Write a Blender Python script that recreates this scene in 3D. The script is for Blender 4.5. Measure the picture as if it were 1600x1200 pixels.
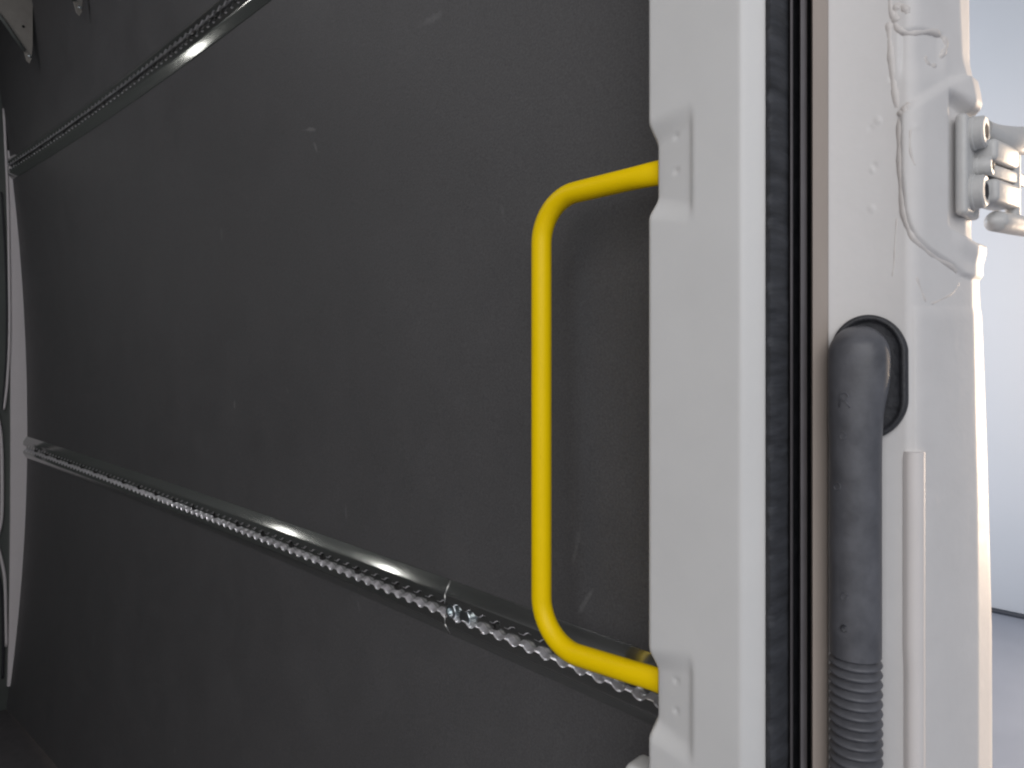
import bpy, bmesh, math, random
from mathutils import Vector, Matrix
random.seed(7)
for o in list(bpy.data.objects):
    bpy.data.objects.remove(o)
scene = bpy.context.scene
C = scene.collection

# ------------------------------------------------------------------ camera
F = 1155.0                      # focal length in photo pixels (1600 wide)
TH = math.radians(45.8)         # the camera looks this far to the right of the van's length axis (+Y)
HZ = 543.0                      # horizon row in the photo
cd = bpy.data.cameras.new('camera')
cam = bpy.data.objects.new('camera', cd); C.objects.link(cam)
cd.sensor_width = 36.0; cd.lens = F/1600*36
cam.rotation_euler = (math.radians(90), 0, -TH)
cd.shift_y = -(600-HZ)/1600
cd.clip_start = 0.01; cd.clip_end = 100
scene.camera = cam

# ------------------------------------------------------------------ light
w = bpy.data.worlds.new('World'); scene.world = w; w.use_nodes = True
w.node_tree.nodes['Background'].inputs[0].default_value = (0.80, 0.86, 1.0, 1)
w.node_tree.nodes['Background'].inputs[1].default_value = 0.25
def area(name, loc, target, sx, sy, power, col):
    l = bpy.data.lights.new(name, 'AREA'); l.shape = 'RECTANGLE'; l.size = sx; l.size_y = sy
    l.energy = power; l.color = col
    o = bpy.data.objects.new(name, l); C.objects.link(o); o.location = loc
    o.rotation_euler = (Vector(target)-Vector(loc)).to_track_quat('-Z', 'Y').to_euler()
    return o
area('hall_light_behind', (-2.5, -2.0, 1.5), (0.5, 0.5, -0.1), 4.2, 3.2, 100, (1.0, 0.985, 0.975))
area('hall_light_side', (5.5, -1.35, 0.1), (0.7, 0.1, 0.0), 0.9, 2.4, 360, (1.0, 0.77, 0.56))
area('hall_light_front', (3.0, 5.2, 0.4), (5.7, 1.0, -0.6), 1.6, 2.4, 185, (0.86, 0.92, 1.0))
area('cargo_fill_light', (-0.35, 1.9, 1.02), (-0.25, 1.9, 0), 0.10, 0.6, 3.6, (0.98, 0.97, 1.0))  # unseen fill light added under the roof to lift the dark interior
for lx, lz, lp in ((-0.49, 0.48, .30), (-0.10, 0.21, .15), (0.33, 0.60, .035)):      # small unseen lights added at the bulkhead to put glints on the rails
    area('rail_glint_light', (lx, 2.69, lz), (lx, 0, lz), 0.05, 0.05, lp*.6, (1.0, 0.98, 0.93))

scene.view_settings.view_transform = 'Standard'
scene.view_settings.look = 'None'
scene.view_settings.exposure = 0.22
scene.view_settings.gamma = 1.0
scene.render.engine = 'CYCLES'
scene.cycles.filter_width = 2.2
scene.cycles.max_bounces = 6; scene.cycles.diffuse_bounces = 4; scene.cycles.glossy_bounces = 3
scene.cycles.caustics_reflective = False

# ------------------------------------------------------------------ helpers
def ratio(px):                       # X/Y of the sight line through photo column px
    return math.tan(TH + math.atan((px-800)/F))
def depth(x, y): return y*math.cos(TH) + x*math.sin(TH)
def zrow(py, x, y): return (HZ-py)/F*depth(x, y)
def at_Y(px, py, Y):
    X = Y*ratio(px); return Vector((X, Y, zrow(py, X, Y)))
def at_X(px, py, X):
    Y = X/ratio(px); return Vector((X, Y, zrow(py, X, Y)))
def ss(a, b, x):
    if a == b: return 1.0 if x > a else 0.0
    t = max(0.0, min(1.0, (x-a)/(b-a))); return t*t*(3-2*t)
def lerp_tab(tab, x):
    if x <= tab[0][0]: return tab[0][1]
    for (a, va), (b, vb) in zip(tab, tab[1:]):
        if x <= b: return va + (vb-va)*(x-a)/(b-a)
    return tab[-1][1]

def mesh_obj(name, verts, faces, mat, parent=None, smooth=True, angle=None):
    me = bpy.data.meshes.new(name)
    me.from_pydata([tuple(v) for v in verts], [], faces)
    bm = bmesh.new(); bm.from_mesh(me)
    bmesh.ops.recalc_face_normals(bm, faces=bm.faces)
    bm.to_mesh(me); bm.free()
    me.polygons.foreach_set('use_smooth', [smooth]*len(me.polygons))
    if angle is not None:
        me.set_sharp_from_angle(angle=math.radians(angle))
    me.materials.append(mat)
    o = bpy.data.objects.new(name, me); C.objects.link(o)
    if parent: o.parent = parent
    return o
def grid_faces(nr, nc, off=0, closed=False):
    f = []
    for i in range(nr-1):
        for j in range(nc if closed else nc-1):
            k = (j+1) % nc
            f.append((off+i*nc+j, off+i*nc+k, off+(i+1)*nc+k, off+(i+1)*nc+j))
    return f
def grid_obj(name, rows, mat, parent=None, smooth=True, angle=None, flip=False):
    nr, nc = len(rows), len(rows[0])
    me_v = [p for r in rows for p in r]
    fs = grid_faces(nr, nc)
    if flip: fs = [tuple(reversed(f)) for f in fs]
    me = bpy.data.meshes.new(name); me.from_pydata([tuple(v) for v in me_v], [], fs)
    me.polygons.foreach_set('use_smooth', [smooth]*len(me.polygons))
    if angle is not None: me.set_sharp_from_angle(angle=math.radians(angle))
    me.materials.append(mat)
    o = bpy.data.objects.new(name, me); C.objects.link(o)
    if parent: o.parent = parent
    return o
def sweep(pts, radius, n=16, cap=True, up=Vector((0, 0, 1)), sec=None):
    """tube along pts; radius: number or list of (ra, rb)"""
    pts = [Vector(p) for p in pts]; V = []; m = len(pts)
    prev = None
    for i, p in enumerate(pts):
        t = (pts[min(i+1, m-1)] - pts[max(i-1, 0)]).normalized()
        if prev is None:
            a = up.cross(t)
            if a.length < 1e-3: a = Vector((1, 0, 0)).cross(t)
            a.normalize()
        else:
            a = (prev - t*prev.dot(t)).normalized()
        prev = a
        b = t.cross(a)
        r = radius[i] if isinstance(radius, (list, tuple)) else radius
        ra, rb = r if isinstance(r, tuple) else (r, r)
        for k in range(n):
            an = 2*math.pi*k/n
            V.append(p + a*(ra*math.cos(an)) + b*(rb*math.sin(an)))
    Fc = grid_faces(m, n, 0, True)
    if cap:
        Fc.append(tuple(range(n))[::-1]); Fc.append(tuple((m-1)*n+k for k in range(n)))
    return V, Fc
def spline(pts, per=10):
    pts = [Vector(p) for p in pts]; out = []
    P = [pts[0]*2-pts[1]] + pts + [pts[-1]*2-pts[-2]]
    for i in range(1, len(P)-2):
        for k in range(per):
            t = k/per
            a, b, c, d = P[i-1], P[i], P[i+1], P[i+2]
            out.append(0.5*((2*b) + (c-a)*t + (2*a-5*b+4*c-d)*t*t + (3*b-a-3*c+d)*t**3))
    out.append(pts[-1]); return out
def rbox(name, c, s, mat, parent=None, bev=0.002, seg=3, rot=None, taper=None):
    bm = bmesh.new(); bmesh.ops.create_cube(bm, size=1)
    for v in bm.verts:
        v.co = Vector((v.co.x*s[0], v.co.y*s[1], v.co.z*s[2]))
        if taper: v.co = taper(v.co)
    bmesh.ops.bevel(bm, geom=bm.edges[:], offset=bev, segments=seg, profile=0.5, affect='EDGES')
    if rot: bmesh.ops.rotate(bm, verts=bm.verts, cent=(0, 0, 0), matrix=rot)
    bmesh.ops.translate(bm, verts=bm.verts, vec=c)
    me = bpy.data.meshes.new(name); bm.to_mesh(me); bm.free()
    me.polygons.foreach_set('use_smooth', [True]*len(me.polygons))
    me.set_sharp_from_angle(angle=math.radians(50))
    me.materials.append(mat); o = bpy.data.objects.new(name, me); C.objects.link(o)
    if parent: o.parent = parent
    return o
def lathe(name, prof, origin, axis, mat, parent=None, n=28, angle=35):
    """prof: list of (along axis, radius)"""
    axis = Vector(axis).normalized(); a = axis.orthogonal().normalized(); b = axis.cross(a)
    V = []
    for h, r in prof:
        for k in range(n):
            an = 2*math.pi*k/n
            V.append(Vector(origin) + axis*h + a*(r*math.cos(an)) + b*(r*math.sin(an)))
    Fc = grid_faces(len(prof), n, 0, True)
    Fc.append(tuple(range(n))); Fc.append(tuple((len(prof)-1)*n+k for k in range(n)))
    return mesh_obj(name, V, Fc, mat, parent, True, angle)
def empty(name, loc=(0, 0, 0)):
    o = bpy.data.objects.new(name, None); C.objects.link(o); o.empty_display_size = 0.05
    return o
def tag(o, label, cat, group=None):
    o['label'] = label; o['category'] = cat
    if group: o['group'] = group
    return o
def structure(o):
    o['kind'] = 'structure'; return o

# ------------------------------------------------------------------ materials
def material(name, col, rough=0.5, metal=0.0, var=0.0, vscale=8.0, bump=0.0, bscale=300.0, rvar=0.0,
             spec=0.5, tint=None, coat=0.0, vstretch=(1, 1, 1)):
    m = bpy.data.materials.new(name); m.use_nodes = True
    nt = m.node_tree; N = nt.nodes; L = nt.links; bs = N['Principled BSDF']
    bs.inputs['Base Color'].default_value = (*col, 1); bs.inputs['Roughness'].default_value = rough
    bs.inputs['Metallic'].default_value = metal; bs.inputs['Specular IOR Level'].default_value = spec
    bs.inputs['Coat Weight'].default_value = coat; bs.inputs['Coat Roughness'].default_value = 0.15
    tc = N.new('ShaderNodeTexCoord'); mp = N.new('ShaderNodeMapping'); mp.inputs['Scale'].default_value = vstretch
    L.new(tc.outputs['Object'], mp.inputs['Vector'])
    if var > 0 or rvar > 0:
        n = N.new('ShaderNodeTexNoise'); n.inputs['Scale'].default_value = vscale
        n.inputs['Detail'].default_value = 8; n.inputs['Roughness'].default_value = 0.62
        L.new(mp.outputs['Vector'], n.inputs['Vector'])
        if var > 0:
            mx = N.new('ShaderNodeMix'); mx.data_type = 'RGBA'
            t = tint or tuple(c*(1-var) for c in col)
            mx.inputs[6].default_value = (*t, 1); mx.inputs[7].default_value = (*[min(1, c*(1+var)) for c in col], 1)
            mr = N.new('ShaderNodeMapRange'); mr.inputs[1].default_value = 0.3; mr.inputs[2].default_value = 0.7
            L.new(n.outputs['Fac'], mr.inputs[0]); L.new(mr.outputs[0], mx.inputs[0])
            L.new(mx.outputs[2], bs.inputs['Base Color'])
        if rvar > 0:
            mr2 = N.new('ShaderNodeMapRange'); mr2.inputs[1].default_value = 0.3; mr2.inputs[2].default_value = 0.7
            mr2.inputs[3].default_value = max(0.03, rough-rvar); mr2.inputs[4].default_value = min(1, rough+rvar)
            L.new(n.outputs['Fac'], mr2.inputs[0]); L.new(mr2.outputs[0], bs.inputs['Roughness'])
    if bump > 0:
        n2 = N.new('ShaderNodeTexNoise'); n2.inputs['Scale'].default_value = bscale; n2.inputs['Detail'].default_value = 3
        L.new(mp.outputs['Vector'], n2.inputs['Vector'])
        bp = N.new('ShaderNodeBump'); bp.inputs['Strength'].default_value = bump; bp.inputs['Distance'].default_value = 0.001
        L.new(n2.outputs['Fac'], bp.inputs['Height']); L.new(bp.outputs['Normal'], bs.inputs['Normal'])
    return m

M = {}
M['paint'] = material('white_paint', (0.66, 0.66, 0.655), 0.42, var=0.025, vscale=14, bump=0.10, bscale=160, rvar=0.06)
M['jamb'] = material('white_jamb_paint', (0.66, 0.645, 0.638), 0.52, var=0.035, vscale=22, bump=0.22, bscale=110, rvar=0.08)
M['sealer'] = material('painted_sealer', (0.625, 0.595, 0.575), 0.45, var=0.05, vscale=90, bump=0.25, bscale=200)
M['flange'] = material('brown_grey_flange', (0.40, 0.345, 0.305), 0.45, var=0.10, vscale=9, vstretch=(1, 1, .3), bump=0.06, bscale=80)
M['yellow'] = material('yellow_powder_coat', (0.95, 0.66, 0.0), 0.42, spec=0.22, var=0.02, vscale=30, bump=0.05, bscale=500)
M['rubber'] = material('black_rubber', (0.030, 0.031, 0.036), 0.55, var=0.35, vscale=120, bump=0.5, bscale=260, rvar=0.1)
M['flock'] = material('black_flocked_rubber', (0.036, 0.038, 0.044), 0.75, var=0.55, vscale=60, vstretch=(.35, .35, 1.6), bump=1.0, bscale=150)
M['rubber_grey'] = material('grey_rubber_lip', (0.13, 0.12, 0.125), 0.5, var=0.1, vscale=40)
M['boot'] = material('dusty_black_rubber', (0.100, 0.102, 0.114), 0.46, var=0.24, vscale=45, rvar=0.12, bump=0.15, bscale=300)
M['alu'] = material('anodised_aluminium', (0.42, 0.43, 0.42), 0.10, metal=0.9, var=0.08, vscale=60, vstretch=(1, .05, 1), rvar=0.03)
M['alu_in'] = material('bright_aluminium', (0.74, 0.73, 0.75), 0.32, metal=0.7, var=0.1, vscale=80)  # paler metal for the slot lips and side walls
M['alu_burr'] = material('cut_aluminium', (0.8, 0.8, 0.78), 0.45, metal=1.0)
M['zinc'] = material('zinc_screw', (0.66, 0.72, 0.74), 0.3, metal=1.0)
M['dark_screw'] = material('black_screw', (0.012, 0.012, 0.012), 0.5)
M['hinge'] = material('hinge_paint', (0.52, 0.52, 0.515), 0.42, var=0.04, vscale=40, bump=0.2, bscale=220)
M['socket'] = material('dark_hollow_shade', (0.05, 0.05, 0.055), 0.8, spec=0.15)  # shade of bolt sockets and knuckle gaps, given as a dark colour
M['trim'] = material('white_rubber_trim', (0.70, 0.665, 0.65), 0.5, var=0.02, vscale=20)
M['bulk'] = material('grey_bulkhead_steel', (0.16, 0.175, 0.165), 0.55, var=0.1, vscale=6)
M['bulk_white'] = material('white_bulkhead_edge', (0.74, 0.70, 0.71), 0.5, var=0.03, vscale=6)
M['cargo_floor'] = material('grey_cargo_floor', (0.17, 0.16, 0.165), 0.6, var=0.12, vscale=40, bump=0.5, bscale=220)
M['bracket'] = material('primed_bracket', (0.36, 0.34, 0.31), 0.5, var=0.1, vscale=30)
M['roof'] = material('roof_lining', (0.45, 0.45, 0.45), 0.7, var=0.1, vscale=5)
M['hall_wall'] = material('hall_wall_paint', (0.80, 0.81, 0.83), 0.7, var=0.01, vscale=2)
M['hall_floor'] = material('hall_floor_screed', (0.165, 0.195, 0.255), 0.5, var=0.05, vscale=5, rvar=0.05)
M['skirt'] = material('dark_joint', (0.05, 0.055, 0.07), 0.6)

def lining_material():
    m = material('dark_grey_lining', (0.086, 0.085, 0.088), 0.55, var=0.05, vscale=9, bump=0.30, bscale=420, rvar=0.06)
    nt = m.node_tree; N = nt.nodes; L = nt.links; bs = N['Principled BSDF']
    base = bs.inputs['Base Color'].links[0].from_socket
    tc = N.new('ShaderNodeTexCoord')
    # fine speckle of the resin film
    sp = N.new('ShaderNodeTexNoise'); sp.inputs['Scale'].default_value = 480; sp.inputs['Detail'].default_value = 2
    L.new(tc.outputs['Object'], sp.inputs['Vector'])
    mr = N.new('ShaderNodeMapRange'); mr.inputs[1].default_value = .3; mr.inputs[2].default_value = .7
    mr.inputs[3].default_value = .82; mr.inputs[4].default_value = 1.18
    L.new(sp.outputs['Fac'], mr.inputs[0])
    mul = N.new('ShaderNodeMix'); mul.data_type = 'RGBA'; mul.blend_type = 'MULTIPLY'; mul.inputs[0].default_value = 1
    L.new(base, mul.inputs[6]); L.new(mr.outputs[0], mul.inputs[7])
    cur = mul.outputs[2]
    # scuffs: short pale scratches on the wall, each at its own place
    nz = N.new('ShaderNodeTexNoise'); nz.inputs['Scale'].default_value = 70; nz.inputs['Detail'].default_value = 4
    L.new(tc.outputs['Object'], nz.inputs['Vector'])
    marks = [(496, 205, 10, .022, .0035, .30), (503, 232, 60, .010, .003, .25), (355, 635, 95, .013, .003, .30),
             (345, 365, 95, .014, .004, .16), (700, 42, 0, .030, .006, .12), (925, 935, -55, .022, .0035, .16),
             (910, 850, -75, .030, .003, .10), (533, 800, 90, .012, .003, .14), (278, 1172, 90, .010, .003, .22),
             (150, 998, 90, .012, .003, .12), (555, 950, 70, .010, .003, .10), (800, 335, 80, .014, .003, .09),
             (440, 610, 45, .008, .003, .12)]
    for px, py, ang, la, lb, amt in marks:
        p = at_X(px, py, 0.615)
        sub = N.new('ShaderNodeVectorMath'); sub.operation = 'SUBTRACT'; sub.inputs[1].default_value = (0.6, p.y, p.z)
        L.new(tc.outputs['Object'], sub.inputs[0])
        rt = N.new('ShaderNodeVectorRotate'); rt.rotation_type = 'X_AXIS'; rt.inputs['Angle'].default_value = -math.radians(ang)
        L.new(sub.outputs[0], rt.inputs['Vector'])
        sc = N.new('ShaderNodeVectorMath'); sc.operation = 'MULTIPLY'; sc.inputs[1].default_value = (0, 1/la, 1/lb)
        L.new(rt.outputs[0], sc.inputs[0])
        ln = N.new('ShaderNodeVectorMath'); ln.operation = 'LENGTH'; L.new(sc.outputs[0], ln.inputs[0])
        a = N.new('ShaderNodeMath'); a.operation = 'MULTIPLY_ADD'; a.inputs[1].default_value = 2.2; a.inputs[2].default_value = -1.1
        L.new(nz.outputs['Fac'], a.inputs[0])
        b = N.new('ShaderNodeMath'); b.operation = 'ADD'; L.new(ln.outputs['Value'], b.inputs[0]); L.new(a.outputs[0], b.inputs[1])
        r = N.new('ShaderNodeMapRange'); r.inputs[1].default_value = 1.0; r.inputs[2].default_value = 0.35
        r.inputs[3].default_value = 0; r.inputs[4].default_value = amt*0.7
        L.new(b.outputs[0], r.inputs[0])
        mx = N.new('ShaderNodeMix'); mx.data_type = 'RGBA'; mx.inputs[7].default_value = (.42, .42, .42, 1)
        L.new(r.outputs[0], mx.inputs[0]); L.new(cur, mx.inputs[6]); cur = mx.outputs[2]
    L.new(cur, bs.inputs['Base Color'])
    return m
M['lining'] = lining_material()

# ------------------------------------------------------------------ the van's cargo space: wall, floor, roof, bulkhead
YB = 2.71                        # bulkhead
ZF = -1.12                       # cargo floor
ZT = 1.05
def wall_x(y, z):                # the side of the van: bowed in plan, bulging at mid height
    k = 0.050 if z > -0.27 else 0.060
    return 0.602 + 0.030*(1-((y-1.58)/1.16)**2) - k*((z+0.27)/0.9)**2

wall = structure(empty('wall'))
def lining(z0, z1, y0=0.335, y1=YB+0.02, nz=14, ny=40):
    V = []; T = 0.005
    zs = [z0+(z1-z0)*i/nz for i in range(nz+1)]; ys = [y0+(y1-y0)*j/ny for j in range(ny+1)]
    front = [[Vector((wall_x(y, z), y, z)) for y in ys] for z in zs]
    back = [[Vector((wall_x(y, z)+T, y, z)) for y in ys] for z in zs]
    nr, nc = nz+1, ny+1
    V = [p for r in front for p in r] + [p for r in back for p in r]; n = nr*nc
    Fc = grid_faces(nr, nc) + [tuple(reversed(f)) for f in grid_faces(nr, nc, n)]
    for j in range(nc-1):
        Fc.append((j, n+j, n+j+1, j+1)); a = (nr-1)*nc+j; Fc.append((a, a+1, n+a+1, n+a))
    for i in range(nr-1):
        a = i*nc; b = (i+1)*nc; Fc.append((a, b, n+b, n+a)); a += nc-1; b += nc-1; Fc.append((a, n+a, n+b, b))
    return mesh_obj('lining_panel', V, Fc, M['lining'], wall, True, 40)
# rail centre lines
def z_low(y): return -0.326 - 0.003*(y-0.4) + 0.02*(max(0, y-0.4)/2.31)**3
def z_up(y): return 0.556 + 0.024*(YB-y)
lining(-0.331, 0.583); lining(0.585, ZT); lining(ZF, -0.335)

fl = rbox('floor', (-0.2, (YB+0.30)/2, ZF-0.02), (1.7, YB-0.28, 0.04), M['cargo_floor'], None, 0.003, 1)
structure(fl)
rf = rbox('roof', (-0.2, (YB+0.25)/2, ZT+0.02), (1.75, YB-0.20, 0.03), M['roof'], None, 0.003, 1); structure(rf)
ow = rbox('wall', (-1.05, (YB+0.25)/2, (ZT+ZF)/2), (0.04, YB-0.20, ZT-ZF), M['roof'], None, 0.003, 1); structure(ow)

# bulkhead: grey steel sheet, pale edge strip against the lining, pressed ribs
bulk = empty('bulkhead')
tag(bulk, 'grey steel bulkhead closing the far end of the cargo space at the left edge', 'bulkhead')
rbox('sheet', (-0.2, YB+0.022, (ZT+ZF)/2), (1.69, 0.02, ZT-ZF+0.05), M['bulk'], bulk, 0.002, 1)
zs = [-1.05 + 0.02*i for i in range(0, 84)]
rows = []
for z in zs:
    xr = wall_x(YB, z) + 0.004
    xl = min(xr-0.002, 0.560 - 0.010*((z+0.3)/0.8)**2)
    rows.append([(xl, YB+0.012, z), (xl+0.0005, YB+0.006, z), ((xl+xr)/2, YB+0.003, z), (xr, YB+0.002, z)])
grid_obj('edge_strip', rows, M['bulk_white'], bulk, True, 40)
def rib(pts, r, mat):
    P = spline([at_Y(px, py, YB+0.004) for px, py in pts], 8)
    V, Fc = sweep(P, r, 8); mesh_obj('rib', V, Fc, mat, bulk)
rib([(6, 170), (12, 300), (14, 400), (15, 520), (11, 600), (6, 640)], 0.004, M['bulk_white'])
rib([(2, 300), (9, 420), (10, 540), (4, 640)], 0.0025, M['rubber'])
rib([(-6, 640), (2, 690), (3, 800), (-4, 840)], 0.005, M['bulk_white'])
rib([(-4, 850), (7, 900), (9, 960), (10, 1010)], 0.0045, M['bulk_white'])
rib([(-8, 880), (3, 930), (5, 1000), (4, 1060)], 0.004, M['rubber'])

# roof brackets hanging at the top of the wall
def bracket(px_r, px_l, py_tip, Y, label):
    ztip = zrow(py_tip, Y*ratio(px_r), Y)
    xr = Y*ratio(px_r); xl = Y*ratio(px_l)
    prof = [(xr, ZT+0.01), (xr, ztip+0.050), (xr-0.003, ztip+0.012), (xr-0.007, ztip), (xr-0.014, ztip+0.006),
            (xr-0.020, ztip+0.030), (xl, ztip+0.105), (xl-0.03, ztip+0.13), (xl-0.03, ZT+0.01)]
    n = len(prof); T = 0.004
    V = [Vector((x, Y, z)) for x, z in prof] + [Vector((x, Y+T, z)) for x, z in prof]
    Fc = [tuple(range(n)), tuple(range(2*n-1, n-1, -1))] + [(i, n+i, n+(i+1) % n, (i+1) % n) for i in range(n)]
    b = mesh_obj('roof_bracket', V, Fc, M['bracket'], None, False)
    # folded stiffening lip along the slanting edge
    Vv, Ff = sweep([Vector((xr-0.020, Y-0.003, ztip+0.030)), Vector((xl, Y-0.003, ztip+0.105)), Vector((xl-0.03, Y-0.003, ztip+0.13))], 0.005, 8)
    mesh_obj('lip', Vv, Ff, M['bulk'], b)
    lathe('rivet', [(0, .0035), (0.002, .003), (0.003, .001)], (xr-0.022, Y, ztip+0.095), (0, -1, 0), M['dark_screw'], b, 10)
    lathe('rivet', [(0, .0045), (0.002, .004), (0.003, .001)], (xr-0.007, Y, ztip+0.020), (0, -1, 0), M['zinc'], b, 10)
    tag(b, label, 'bracket', 'brackets hanging from the roof edge')
    return b
bracket(51, 0, 100, 2.33, 'grey metal bracket tapering to a point in the top left corner')
bracket(130, 88, 26, 1.94, 'tip of a grey metal bracket at the top edge, above the upper rail')

# ------------------------------------------------------------------ slotted aluminium load rails
def rail(y0, y1, zc, label, holes_phase=0.0, screws=True):
    root = empty('load_rail'); tag(root, label, 'rail', 'slotted load rails along the dark wall')
    step = 0.025/12
    n = int((y1-y0)/step)
    rows = []
    for i in range(n+1):
        y = y0 + (y1-y0)*i/n
        u = ((y-holes_phase+0.0125) % 0.025) - 0.0125
        hw = max(0.0055, math.sqrt(max(0, 0.0098**2-u*u)))
        fp = 0.0066 - 0.0042*(max(0, 1-(u/0.0105)**2))**0.5
        z0 = zc(y); x0 = wall_x(y, z0); sl = (wall_x(y, z0+0.03)-wall_x(y, z0-0.03))/0.06
        prof = [(.034, -.001), (.034, .0012), (.0325, .0022), (.0195, .0098), (.0175, .0105), (hw+.0012, .0105), (hw, .0093), (hw, .0080), (.0103, .0078),
                (.0100, .0025), (-hw+.0026, .0022), (-hw+.0020, .0040), (-hw+.0012, .0065), (-hw, .0093), (-hw-.0012, .0105), (-.0175, .0105), (-.0195, .0098),
                (-.0325, .0022), (-.034, .0012), (-.034, -.001)]
        rows.append([Vector((x0 + t*sl - p, y, z0+t)) for t, p in prof])
    nc = len(rows[0])
    V = [p for r in rows for p in r]; Fc = grid_faces(len(rows), nc)
    Fc.append(tuple(range(nc))); Fc.append(tuple((len(rows)-1)*nc+k for k in range(nc))[::-1])
    ch = mesh_obj('channel', V, Fc, M['alu'], root, True, 9)
    ch.data.materials.append(M['alu_in'])
    for p in ch.data.polygons:
        js = sorted({v % nc for v in p.vertices})
        if len(js) == 2 and 5 <= js[0] and js[1] <= 14 and js[0] != 9: p.material_index = 1
    if screws:
        k0 = math.ceil((y0-holes_phase)/0.1); y = holes_phase + k0*0.1 + 0.0125
        while y < y1-0.02:
            z0 = zc(y); x0 = wall_x(y, z0)
            lathe('screw', [(0, .0062), (.003, .0060), (.0042, .004), (.003, .0025)], (x0-.0014, y, z0), (-1, 0, 0), M['dark_screw'], root, 12)
            y += 0.1
    return root
Yj = 0.62/ratio(709)
rail(Yj+0.0008, YB+0.005, z_low, 'long slotted aluminium rail running from the joint to the bulkhead, lower on the wall', Yj)
r2 = rail(0.345, Yj-0.0008, z_low, 'short slotted aluminium rail passing behind the lower end of the yellow handle', Yj)
rail(0.40, YB+0.005, z_up, 'slotted aluminium rail high on the wall, crossing the top left corner', 0.0)
# bright saw cut at the joint and a zinc bolt beside it
for (t0, p0, t1, p1) in ((.0335, .0018, .019, .0104), (.019, .0106, .007, .0108), (-.007, .0108, -.019, .0106), (-.019, .0104, -.0335, .0018)):
    zc = z_low(Yj); x0 = wall_x(Yj, zc)
    V, Fc = sweep([(x0-p0, Yj-.0012, zc+t0), (x0-p1, Yj-.0012, zc+t1)], 0.0007, 6)
    mesh_obj('cut_edge', V, Fc, M['alu_burr'], r2)
zb = z_low(Yj); xb = wall_x(Yj, zb)
lathe('zinc_bolt', [(0, .0095), (.008, .0095), (.0095, .0085), (.0098, .0055), (.0065, .005), (.0065, .001)], (xb-.0015, Yj-.0125, zb-.001), (-1, 0, 0), M['zinc'], r2, 20)
lathe('washer', [(0, .0095), (.0085, .0095), (.0092, .009)], (xb-.0015, Yj-.0375, zb-.002), (-1, 0, 0), M['zinc'], r2, 20)

# ------------------------------------------------------------------ rear pillar (inner face with two recessed pads, chamfer, jamb, outer edge)
pillar = empty('door_pillar')
tag(pillar, 'white painted steel rear door pillar with recessed pads and sealed seams', 'pillar')
XA = 0.51
YA = XA/ratio(1012); YBn = XA/ratio(1160)
prof = [(0.596, YA+0.006), (0.560, YA+0.006), (0.535, YA+0.005), (0.522, YA+0.004)]
for k in range(7):              # rounded free edge
    a = math.radians(k*15); prof.append((XA+0.005-0.005*math.sin(a), YA-0.004+0.005*math.cos(a)))
y = YA-0.005
while y > YBn+0.004:
    prof.append((XA, y)); y -= 0.0022
cx, cy = at_Y(1196, 600, 0.2465).x, 0.2465
prof += [(XA, YBn+0.003), (XA+0.0004, YBn+0.0012), (XA+0.0014, YBn-0.0004)]
for k in range(1, 7):
    t = k/7; prof.append((XA+0.0014+(cx-XA-0.0014)*t, YBn-0.0004+(cy-YBn+0.0004)*t))
prof += [(cx, cy), (cx+0.002, cy+0.0005), (cx+0.004, cy+0.003), (cx+0.006, cy+0.012)]
zs = [ZF-0.05 + 0.05*i for i in range(15)]
z = zs[-1]
while z < 0.34: z += 0.002; zs.append(z)
while z < ZT: z += 0.05; zs.append(z)
pads = [(zrow(325, XA, YA), zrow(200, XA, YA)), (zrow(1138, XA, YA), zrow(1022, XA, YA))]
YP = XA/ratio(1079)
dimples = [(at_X(1058, py, XA+.006)) for py in (214, 268, 1063, 1110)]
def pad_depth(y, z):
    d = 0
    for a, b in pads:
        sk = (YA-y)*0.22          # the ends of the pad slant
        wz = ss(a-sk-0.010, a-sk+0.010, z) * (1-ss(b+sk-0.016, b+sk+0.006, z))
        gy = ss(YP-0.0030, YP+0.0030, y) * (0.0028 + 0.0050*max(0, min(1, (y-YP)/(YA-YP))))
        d = max(d, wz*gy)
    for p in dimples:
        r = math.hypot(y-p.y, z-p.z)
        d += 0.0012*(1-ss(0.001, 0.0032, r))
    return d
rows = []
for z in zs:
    r = []
    for (x, y) in prof:
        k = max(0, min(1, (0.534-x)/0.012)) if y > YP-.01 else 0
        pdp = pad_depth(y, z)
        r.append(Vector((x + pdp*k, y - 0.5*pdp*ss(YA-.012, YA, y)*(1 if x < .53 else 0), z)))
    rows.append(r)
grid_obj('inner_face', rows, M['paint'], pillar, True, 60)

# brown-grey flange strip between the seal and the jamb
def strip(name, pts, mat, parent, z0=ZF, z1=ZT, angle=50, wob=0.0):
    rows = []
    n = 60
    for i in range(n+1):
        z = z0+(z1-z0)*i/n
        rows.append([Vector((Y*ratio(px), Y, z)) for px, Y in pts])
    return grid_obj(name, rows, mat, parent, True, angle)
strip('flange', [(1267, .2420), (1268.5, .2310), (1270, .2296), (1282, .2262), (1291, .2234), (1294, .2228), (1294.5, .2235), (1294, .2270), (1290, .2400)], M['flange'], pillar)

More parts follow.
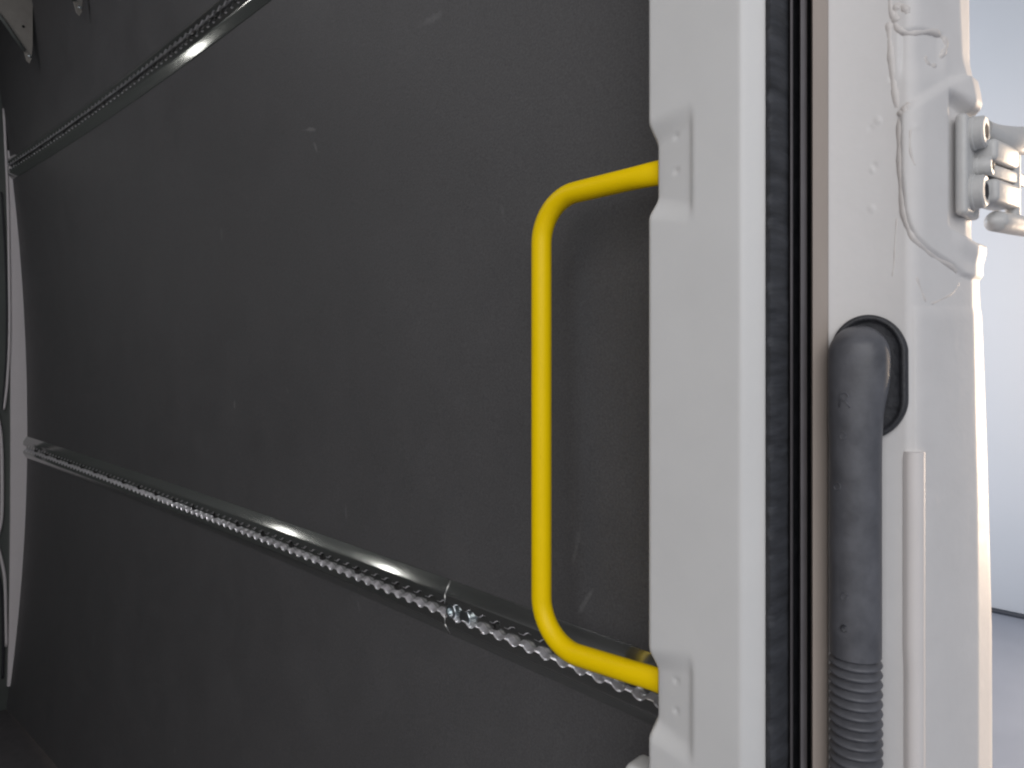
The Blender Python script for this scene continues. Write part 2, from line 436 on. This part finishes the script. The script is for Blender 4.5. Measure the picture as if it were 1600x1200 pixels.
# jamb: inboard-facing face up to px 1427, rear-facing face beyond, hinge pocket, rounded outer edge
def jamb_Y(px):
    tab = [(1280, .2305), (1427, .1680), (1560, .1335)]
    return sum(lerp_tab(tab, px+d) for d in range(-14, 15, 2))/15
XF = [(-80, 1496), (0, 1498), (90, 1502), (130, 1507), (170, 1514), (370, 1518), (390, 1516), (430, 1517), (600, 1520), (800, 1524), (1000, 1525.5), (1320, 1525)]
XR = [(-80, 1509), (0, 1510), (90, 1511), (130, 1514.5), (160, 1519), (175, 1521), (200, 1525), (360, 1525), (378, 1527), (430, 1526), (600, 1533), (800, 1539.5), (1000, 1545), (1320, 1546)]
SEAM = [(176, 1407), (267, 1408), (330, 1413), (352, 1419), (370, 1428), (388, 1446), (398, 1460), (412, 1482), (428, 1500), (436, 1520)]
def disp(px, py):
    d = 0.0
    # raised reinforcement between the upper fold and the sealed seam
    seam = lerp_tab(SEAM, py)
    top = 176 - (px-1407)*0.62
    inside = ss(seam-4, seam+5, px) * (1-ss(428, 440, py)) * ss(top-12, top+8, py) * (1 if py > 120 else 0)
    d += 0.0032*inside
    # upper pressed field
    up = ss(1402, 1410, px)*ss(44, 54, py+4*math.sin(px*.08))*(1-ss(1466, 1480, px))*(1-ss(90, 130, py))
    d -= 0.0022*up
    # panel right of the corner, lower half
    d += 0.0010*ss(1424, 1430, px)*ss(476, 492, py)
    # hinge pocket
    t0 = 140+(px-1480)*0.9; b0 = 352+(px-1480)*0.66
    pk = ss(1474, 1494, px)*ss(t0-4, t0+10, py)*(1-ss(b0-3, b0+6, py))
    d -= 0.0088*pk
    # soft cheek and lip beside the pocket
    d += 0.0030*ss(1480, 1512, px)*ss(80, 140, py)*(1-ss(t0-12, t0+2, py))
    d += 0.0024*ss(1478, 1500, px)*ss(b0-4, b0+8, py)*(1-ss(b0+14, b0+40, py))
    for bx, by, br, bh in ((1372, 188, 6, .0010), (1360, 200, 5, -.0006), (1366, 258, 5, -.0008), (1363, 266, 4, .0011), (1362, 326, 6, .0008),
                           (1458, 782, 6, .0012), (1463, 776, 4, -.0008), (1484, 648, 3, .0012), (1428, 200, 5, .0008), (1392, 122, 4, -.0012)):
        q = math.hypot(px-bx, py-by)
        if q < br*1.5: d += 0.55*bh*(1-ss(br*.3, br*1.4, q))
    return d
def jamb_point(px, py, lift=0.0):
    Y = jamb_Y(px); P = Vector((Y*ratio(px), Y, 0))
    Y2 = jamb_Y(px+2); Q = Vector((Y2*ratio(px+2), Y2, 0)); t = (Q-P).normalized()
    n = Vector((t.y, -t.x, 0))
    if n.dot(P) > 0: n = -n
    z = zrow(py, P.x, P.y)
    P = P + n*(disp(px, py)+lift); P.z = z
    return P, n, t
pys = [-900, -500, -300, -150, -60] + [-40+3*i for i in range(175)]
y = pys[-1]
while y < 1250: y += 10; pys.append(y)
pys += [1400, 1700, 2200, 2900]
rows = []; NJ = 96
for py in pys:
    xf = lerp_tab(XF, py); xr = lerp_tab(XR, py); r = []
    for k in range(NJ+1):
        px = 1284 + (xf-1284)*k/NJ
        P, n, t = jamb_point(px, py); r.append(P)
    z = P.z
    # outer edge facet facing the rear, then a tight round on to the outer skin
    th = math.atan2(t.y, t.x); thf = math.radians(-2)
    L = max(0.004, (xr-xf)/2080/0.27 - 0.0012)
    p = Vector((P.x, P.y, z))
    for s in range(4):
        a = th + (thf-th)*(s+1)/4; p = p + Vector((math.cos(a), math.sin(a), 0))*0.0012; r.append(p.copy())
    for s in range(4):
        p = p + Vector((math.cos(thf), math.sin(thf), 0))*(L/4); r.append(p.copy())
    for s in range(8):
        a = thf + (math.radians(92)-thf)*(s+1)/8; p = p + Vector((math.cos(a), math.sin(a), 0))*0.0016; r.append(p.copy())
    for s in range(4):
        p = p + Vector((0.01, 0.06, 0)); r.append(p.copy())
    rows.append(r)
jamb_o = grid_obj('jamb', rows, M['jamb'], pillar, True, 60)

# seam sealer beads and blobs on the jamb
def bead(pts, r, lift=0.0, flat=0.6, mat='sealer', name='sealer_bead'):
    P = []
    S = spline([Vector((a, b, 0)) for a, b in pts], 8)
    rad = []; r0 = r; r = r*1.0
    for i, s in enumerate(S):
        q, n, t = jamb_point(s.x, s.y, lift - 1.55*r); P.append(q)
        e = min(1, (i+1)/4, (len(S)-i)/4)
        k = 2.0*r*e*(1+0.10*math.sin(i*.6)+0.05*random.uniform(-1, 1)); rad.append((k, k))
    V, Fc = sweep(P, rad, 10, up=Vector((1, 0, 0)))
    mesh_obj(name, V, Fc, M[mat], jamb_o)
bead([(1388, 26), (1390, 60), (1394, 110), (1399, 150), (1403, 176)], 0.0019)
bead([(1392, -40), (1391, 5), (1397, 30), (1404, 46), (1428, 49), (1455, 47), (1471, 53), (1479, 66), (1477, 80), (1470, 94)], 0.0016)
bead([(1402, 40), (1398, 20), (1404, 8), (1416, 14), (1420, 24)], 0.0020)
bead([(1454, 92), (1449, 88), (1456, 99), (1464, 102), (1466, 96)], 0.0013)
bead([(1404, 174), (1412, 178), (1416, 168), (1424, 160)], 0.0014)
bead([(1407, 178), (1407, 225), (1408, 267), (1413, 330), (1426, 368), (1446, 389), (1460, 400), (1484, 414), (1498, 428)], 0.0015)
bead([(1422, 196), (1420, 225), (1423, 250), (1428, 263)], 0.0007)
bead([(1430, 425), (1440, 455), (1449, 477)], 0.0008)
bead([(1449, 477), (1470, 468), (1490, 456), (1502, 436)], 0.0008)
bead([(1402, 330), (1399, 370), (1397, 410), (1393, 440)], 0.0005)

# small white tab at the foot of the inner flange
rbox('tab', at_X(1004, 1222, 0.535), (0.03, 0.022, 0.036), M['paint'], pillar, 0.007, 4)

# ------------------------------------------------------------------ yellow grab handle
hd = empty('grab_handle'); tag(hd, 'bright yellow tubular grab handle bolted to the white pillar', 'grab handle')
XH = 0.531
zt = zrow(271, XH, 0.347); zbm = zrow(1062, XH, 0.347)
Yh = XH/ratio(846); R = 0.044; y0h = YA-0.001
zt2 = zt-0.003; zb2 = zbm-0.004
pts = [(XH, y0h, zt), (XH, y0h+0.012, zt), (XH, y0h+0.03, zt-0.0006)]
pts = [Vector(p) for p in pts]
pts.append(Vector((XH, Yh-R, zt2)))
for k in range(1, 13):
    a = math.radians(90*k/12); pts.append(Vector((XH, Yh-R+R*math.sin(a), zt2-R+R*math.cos(a))))
for k in range(1, 8):
    pts.append(Vector((XH, Yh, zt2-R + (zb2+R-zt2+R)*k/8)))
for k in range(0, 13):
    a = math.radians(90*k/12); pts.append(Vector((XH, Yh-R+R*math.cos(a), zb2+R-R*math.sin(a))))
pts += [Vector((XH, y0h+0.03, zbm-0.001)), Vector((XH, y0h+0.012, zbm)), Vector((XH, y0h, zbm))]
RT = 0.0098
rad = [RT]*len(pts)
V, Fc = sweep(pts, rad, 28, up=Vector((1, 0, 0)))
# flattened ends where the tube meets the pillar
for v in V:
    e = 1-ss(y0h+0.004, y0h+0.022, v.y)
    v.x = XH + (v.x-XH)*(1-0.45*e)
    zc = zt if abs(v.z-zt) < abs(v.z-zbm) else zbm
    if v.y < y0h+0.03: v.z = zc + (v.z-zc)*(1+0.10*e)
mesh_obj('bar', V, Fc, M['yellow'], hd, True, 50)
for zc in (zt, zbm):
    rbox('foot_plate', (XH+0.014, y0h+0.0075, zc), (0.026, 0.003, 0.016), M['yellow'], hd, 0.001, 2)

# ------------------------------------------------------------------ door seal
seal = empty('door_seal'); tag(seal, 'black rubber door seal running the full height beside the white pillar', 'door seal')
def seal_strip(name, pts, mat, wob=0.0):
    rows = []; n = 420
    for i in range(n+1):
        z = -0.42+0.84*i/n
        r = []
        for px, Y in pts:
            dY = wob*(0.5*math.sin(z*310+1.3*math.sin(z*47)) + 0.5*math.sin(z*127+2*math.sin(z*23)) )*(1 if 1199 < px < 1233 else 0)
            r.append(Vector(((Y+dY)*ratio(px), Y+dY, z)))
        rows.append(r)
    return grid_obj(name, rows, mat, seal, True, 60)
seal_strip('flocked_bulb', [(1192, .2560), (1196.5, .2468), (1199, .2438), (1204, .2412), (1211, .2396), (1219, .2388), (1227, .2384), (1232, .2388), (1235, .2410), (1236, .246)], M['flock'], 0.0006)
seal_strip('lip', [(1233.5, .246), (1234, .2372), (1235, .2358), (1237, .2356), (1238.5, .2370), (1239.5, .246)], M['rubber_grey'])
seal_strip('groove', [(1236, .2480), (1240, .2455), (1248, .2440), (1252, .2440)], M['rubber'])
seal_strip('ridge', [(1249, .246), (1249.5, .2372), (1251, .2350), (1254, .2340), (1257, .2335), (1259.5, .2340), (1261, .2360), (1261.5, .244)], M['rubber_grey'])
seal_strip('channel', [(1258, .2470), (1262, .2430), (1268, .2415), (1272, .2450)], M['rubber'])

# ------------------------------------------------------------------ cable conduit: oval grommet, elbow, corrugated hose
con = empty('cable_conduit'); tag(con, 'black rubber cable boot and corrugated hose hanging on the white jamb', 'cable hose')
def on_face(px, py, lift): 
    P, n, t = jamb_point(min(px, 1412), py, lift)
    if px > 1412: P = P + t*((px-1412)/2080.0)
    return P
# grommet plate: stadium outline in the jamb plane with a raised rim
cxp, top_c, bot_c, hwid = 1358.0, 553.0, 624.0, 61.0
def stadium(k, n, s):
    a = 2*math.pi*k/n
    c, sn = math.cos(a), math.sin(a)
    cy = top_c if sn > 0 else bot_c
    return cxp + hwid*s*c, cy - hwid*s*sn*(1.0)
nS = 64; rows = []
for s, lift in ((1.0, 0.000), (1.0, .004), (.98, .0062), (.95, .0072), (.90, .0074), (.86, .0066), (.82, .0048), (.78, .0042), (.60, .0042), (.3, .0042), (.02, .0042)):
    r = []
    for k in range(nS+1):
        px, py = stadium(k % nS, nS, s); r.append(on_face(px, py, lift+0.0))
    rows.append(r)
grid_obj('grommet', rows, M['rubber'], con, True, 60)
# elbow and tube
axis_px = 1338.0; off = 0.017
face0, nrm, tng = jamb_point(1340, 560)
def ax(py, o): 
    P, n, t = jamb_point(axis_px, py); return P + n*o
base = on_face(1349, 556, 0.001)
P0 = [ax(600, .0170), ax(625, .020), ax(650, .0205), ax(680, .0205), ax(760, .0195), ax(860, .0185), ax(1008, .018)]
P = spline(P0, 7)
rads = []
for i in range(len(P)):
    t = i/(len(P)-1)
    rads.append((0.0185 if t < 0.35 else 0.0185-0.0006*ss(.35, .6, t),)*2)
V, Fc = sweep(P, rads, 36, up=Vector((0, 0, 1)))
boot = mesh_obj('boot', V, Fc, M['boot'], con, True, 60)
# hood: the domed upper end of the boot, grown out of the grommet
rows = []; nH = 26
hp = [509.5, 510.5, 512, 514.5, 518, 522, 527, 533, 540, 548, 556] + [566+10*i for i in range(13)]
for py in hp:
    u = min(1.0, max(0.0, (556-py)/47.0)); w_ = math.sqrt(max(0, 1-u*u))
    low = ss(600, 690, py)
    low = ss(575, 660, py); Rh = (0.0212-0.0025*low-0.0008*ss(655, 690, py))*w_; oh = 0.0205*(w_**0.7); sh = 0.0024*(1-low)
    def hpt(lat, lift):
        q, n, t = jamb_point(axis_px, py); return q + n*lift + t*(lat+sh)
    r = [hpt(-Rh, 0.002), hpt(-Rh, 0.002+oh*.5)]
    for k in range(nH+1):
        a = math.pi*k/nH
        r.append(hpt(-Rh*math.cos(a), 0.0001 + oh + min(Rh, 0.0187)*math.sin(a)))
    r += [hpt(Rh, 0.002+oh*.5), hpt(Rh, 0.002)]
    rows.append(r)
grid_obj('hood', rows, M['boot'], con, True, 70)
# embossed letter R and moulding marks on the tube
def on_tube(px, py, extra=0.0):
    # surface point of the tube under photo position px,py, by stepping along the sight line
    d = Vector((math.sin(TH)+ (px-800)/F*math.cos(TH), math.cos(TH)-(px-800)/F*math.sin(TH), (HZ-py)/F))
    s = 0.45
    while s < 0.62:
        q = d*s
        j = min(range(len(P)), key=lambda i: abs(P[i].z-q.z) if i > 14 else 9)
        if math.hypot(q.x-P[j].x, q.y-P[j].y) < rads[j][0]+extra: return q
        s += 0.0003
    return d*0.54
def emboss(pts, r=0.0006, mat='boot', nm='moulding_mark'):
    pp = [on_tube(a, b, 0.0003) for a, b in pts]
    V, Fc = sweep(pp, r, 6); mesh_obj(nm, V, Fc, M[mat], boot)
emboss([(1312, 636), (1313, 615), (1322, 614), (1326, 619), (1322, 625), (1314, 626), (1321, 627), (1328, 637)], 0.0006, 'boot', 'letter')
for (mx, my) in ((1319, 932), (1317, 681), (1308, 760)):
    emboss([(mx+5*math.cos(a*.7), my+6*math.sin(a*.7)) for a in range(10)], 0.0004)
q = on_tube(1320, 982, 0.0)
lathe('moulding_pip', [(0, .0030), (.0008, .0024), (.0002, .0012)], q, -nrm*-1, M['rubber'], con, 12)
# corrugated hose
A = ax(1008, .018); prof = [(0, .0170), (0.0015, .0150)]
pitch = 0.00715; h = 0.002
while h < 0.30:
    for k in range(8):
        a = k/8; rr = 0.0142 + 0.0044*(0.5-0.5*math.cos(2*math.pi*a))**0.7
        prof.append((h+a*pitch, rr))
    h += pitch
lathe('corrugated_hose', prof, A, (0.004, -0.002, -1), M['boot'], con, 40, 70)

# ------------------------------------------------------------------ white edge trim on the corner of the jamb
tr_rows = []
tp = [705 + 12*i for i in range(60)]
V = []; Fc = []
nA = 12
for py in tp:
    xl, xr2 = 1410 + (2 if py < 712 else 0), 1443
    xl += ss(1000, 1050, py)*1.5
    a, n1, _ = jamb_point(xl, py); b, n2, _ = jamb_point(xr2, py)
    n = (n1+n2).normalized()
    for k in range(nA+1):
        t = k/nA; bul = (math.sin(math.pi*t)**0.45)*0.0075 if 0 < t < 1 else 0
        p = a.lerp(b, t) + n*bul; V.append(p)
m = len(tp); Fc = grid_faces(m, nA+1); Fc.append(tuple(range(nA+1)))
tr = mesh_obj('edge_trim', V, Fc, M['trim'], None, True, 60)
tag(tr, 'white rounded edge trim strip right of the black corrugated hose', 'trim strip')

# ------------------------------------------------------------------ door hinge
hg = empty('hinge'); tag(hg, 'white painted door hinge bolted to the outer edge of the pillar', 'hinge')
zp0 = zrow(336, .645, .147); zp1 = zrow(178, .645, .147)
Xl = 0.640
rbox('plate', (Xl+0.021, 0.1472, (zp0+zp1)/2), (0.042, 0.0085, zp1-zp0), M['hinge'], hg, 0.0035, 4)
rbox('spacer', (Xl+0.024, 0.1545, (zp0+zp1)/2), (0.026, 0.0065, (zp1-zp0)*.8), M['hinge'], hg, 0.001, 1)
def bolt(X, py, Rr, y0, y1, px=None):
    z = zrow(py, X, y0)
    bo = lathe('bolt', [(0, Rr*1.06), (.002, Rr*1.06), (.0025, Rr), ((y0-y1)*.85, Rr*.97), ((y0-y1), Rr*.85), ((y0-y1), Rr*.3)], (X, y0, z), (0, -1, 0), M['hinge'], hg, 32)
    b = lathe('socket', [(0, Rr*.52), (.0005, Rr*.5), (.0004, Rr*.2)], (X, y1+.0002, z), (0, -1, 0), M['socket'], bo, 6)  # flat dark disc, the hollow's shade is in its colour
bolt(0.657, 209, 0.0125, .1430, .1335)
bolt(0.657, 301, 0.0130, .1430, .1335)
bolt(0.668, 262, 0.0080, .1430, .1315)
def zz(py): return zrow(py, .69, .130)
Rz = lambda d: Matrix.Rotation(math.radians(d), 3, 'Z')
# body knuckle carrying the pin
rbox('knuckle', (0.690, 0.1360, (zz(226)+zz(258))/2), (0.050, 0.022, zz(222)-zz(256)), M['hinge'], hg, 0.004, 3, Rz(-8))
rbox('knuckle', (0.690, 0.1350, (zz(286)+zz(322))/2), (0.050, 0.022, zz(286)-zz(322)), M['hinge'], hg, 0.004, 3, Rz(-8))
rbox('knuckle', (0.700, 0.1325, (zz(259)+zz(284))/2), (0.070, 0.012, zz(261)-zz(281)), M['hinge'], hg, 0.002, 3, Rz(-10))
rbox('gap_shade', (0.688, 0.1385, (zz(226)+zz(322))/2), (0.044, 0.016, zz(226)-zz(320)), M['socket'], hg, 0.002, 2, Rz(-8))  # dark block added behind the knuckles, standing for the shade in their gaps
lathe('pin', [(-.002, .004), (0, .0055), (.055, .0055), (.057, .004)], (0.718, 0.128, zz(330)), (0, 0, 1), M['hinge'], hg, 20)
# the door's arms, sweeping out of the picture
S = spline([Vector((.672, .1395, zz(206))), Vector((.690, .1330, zz(212))), Vector((.715, .1250, zz(212))), Vector((.760, .1150, zz(196))), Vector((.82, .105, zz(170)))], 8)
V, Fc = sweep(S, [(0.008, 0.0075+0.004*ss(0, 18, i)) for i in range(len(S))], 20, up=Vector((0, 0, 1)))
mesh_obj('arm', V, Fc, M['hinge'], hg, True, 60)
S = spline([Vector((.680, .1360, zz(345))), Vector((.700, .1300, zz(346))), Vector((.740, .1220, zz(345))), Vector((.82, .108, zz(340)))], 8)
V, Fc = sweep(S, [(0.009*min(1, (.25+i*.25)), 0.0082*min(1, .25+i*.25)) for i in range(len(S))], 20, up=Vector((0, 0, 1)))
mesh_obj('arm', V, Fc, M['hinge'], hg, True, 60)

# ------------------------------------------------------------------ the hall beyond
ZH = -1.75; XW = 5.72
def sheet(name, verts, mat):
    return structure(mesh_obj(name, verts, [(0, 1, 2, 3)], mat, None, False))
sheet('ground', [(-6, -6, ZH), (XW+.1, -6, ZH), (XW+.1, 9, ZH), (-6, 9, ZH)], M['hall_floor'])
structure(rbox('wall', (XW+0.05, 1.5, ZH+2.6), (0.1, 15, 5.14), M['hall_wall'], None, 0.002, 1))
sk = rbox('skirting', (XW-0.006, 1.5, ZH+0.012), (0.012, 15, 0.022), M['skirt'], None, 0.002, 1); structure(sk)
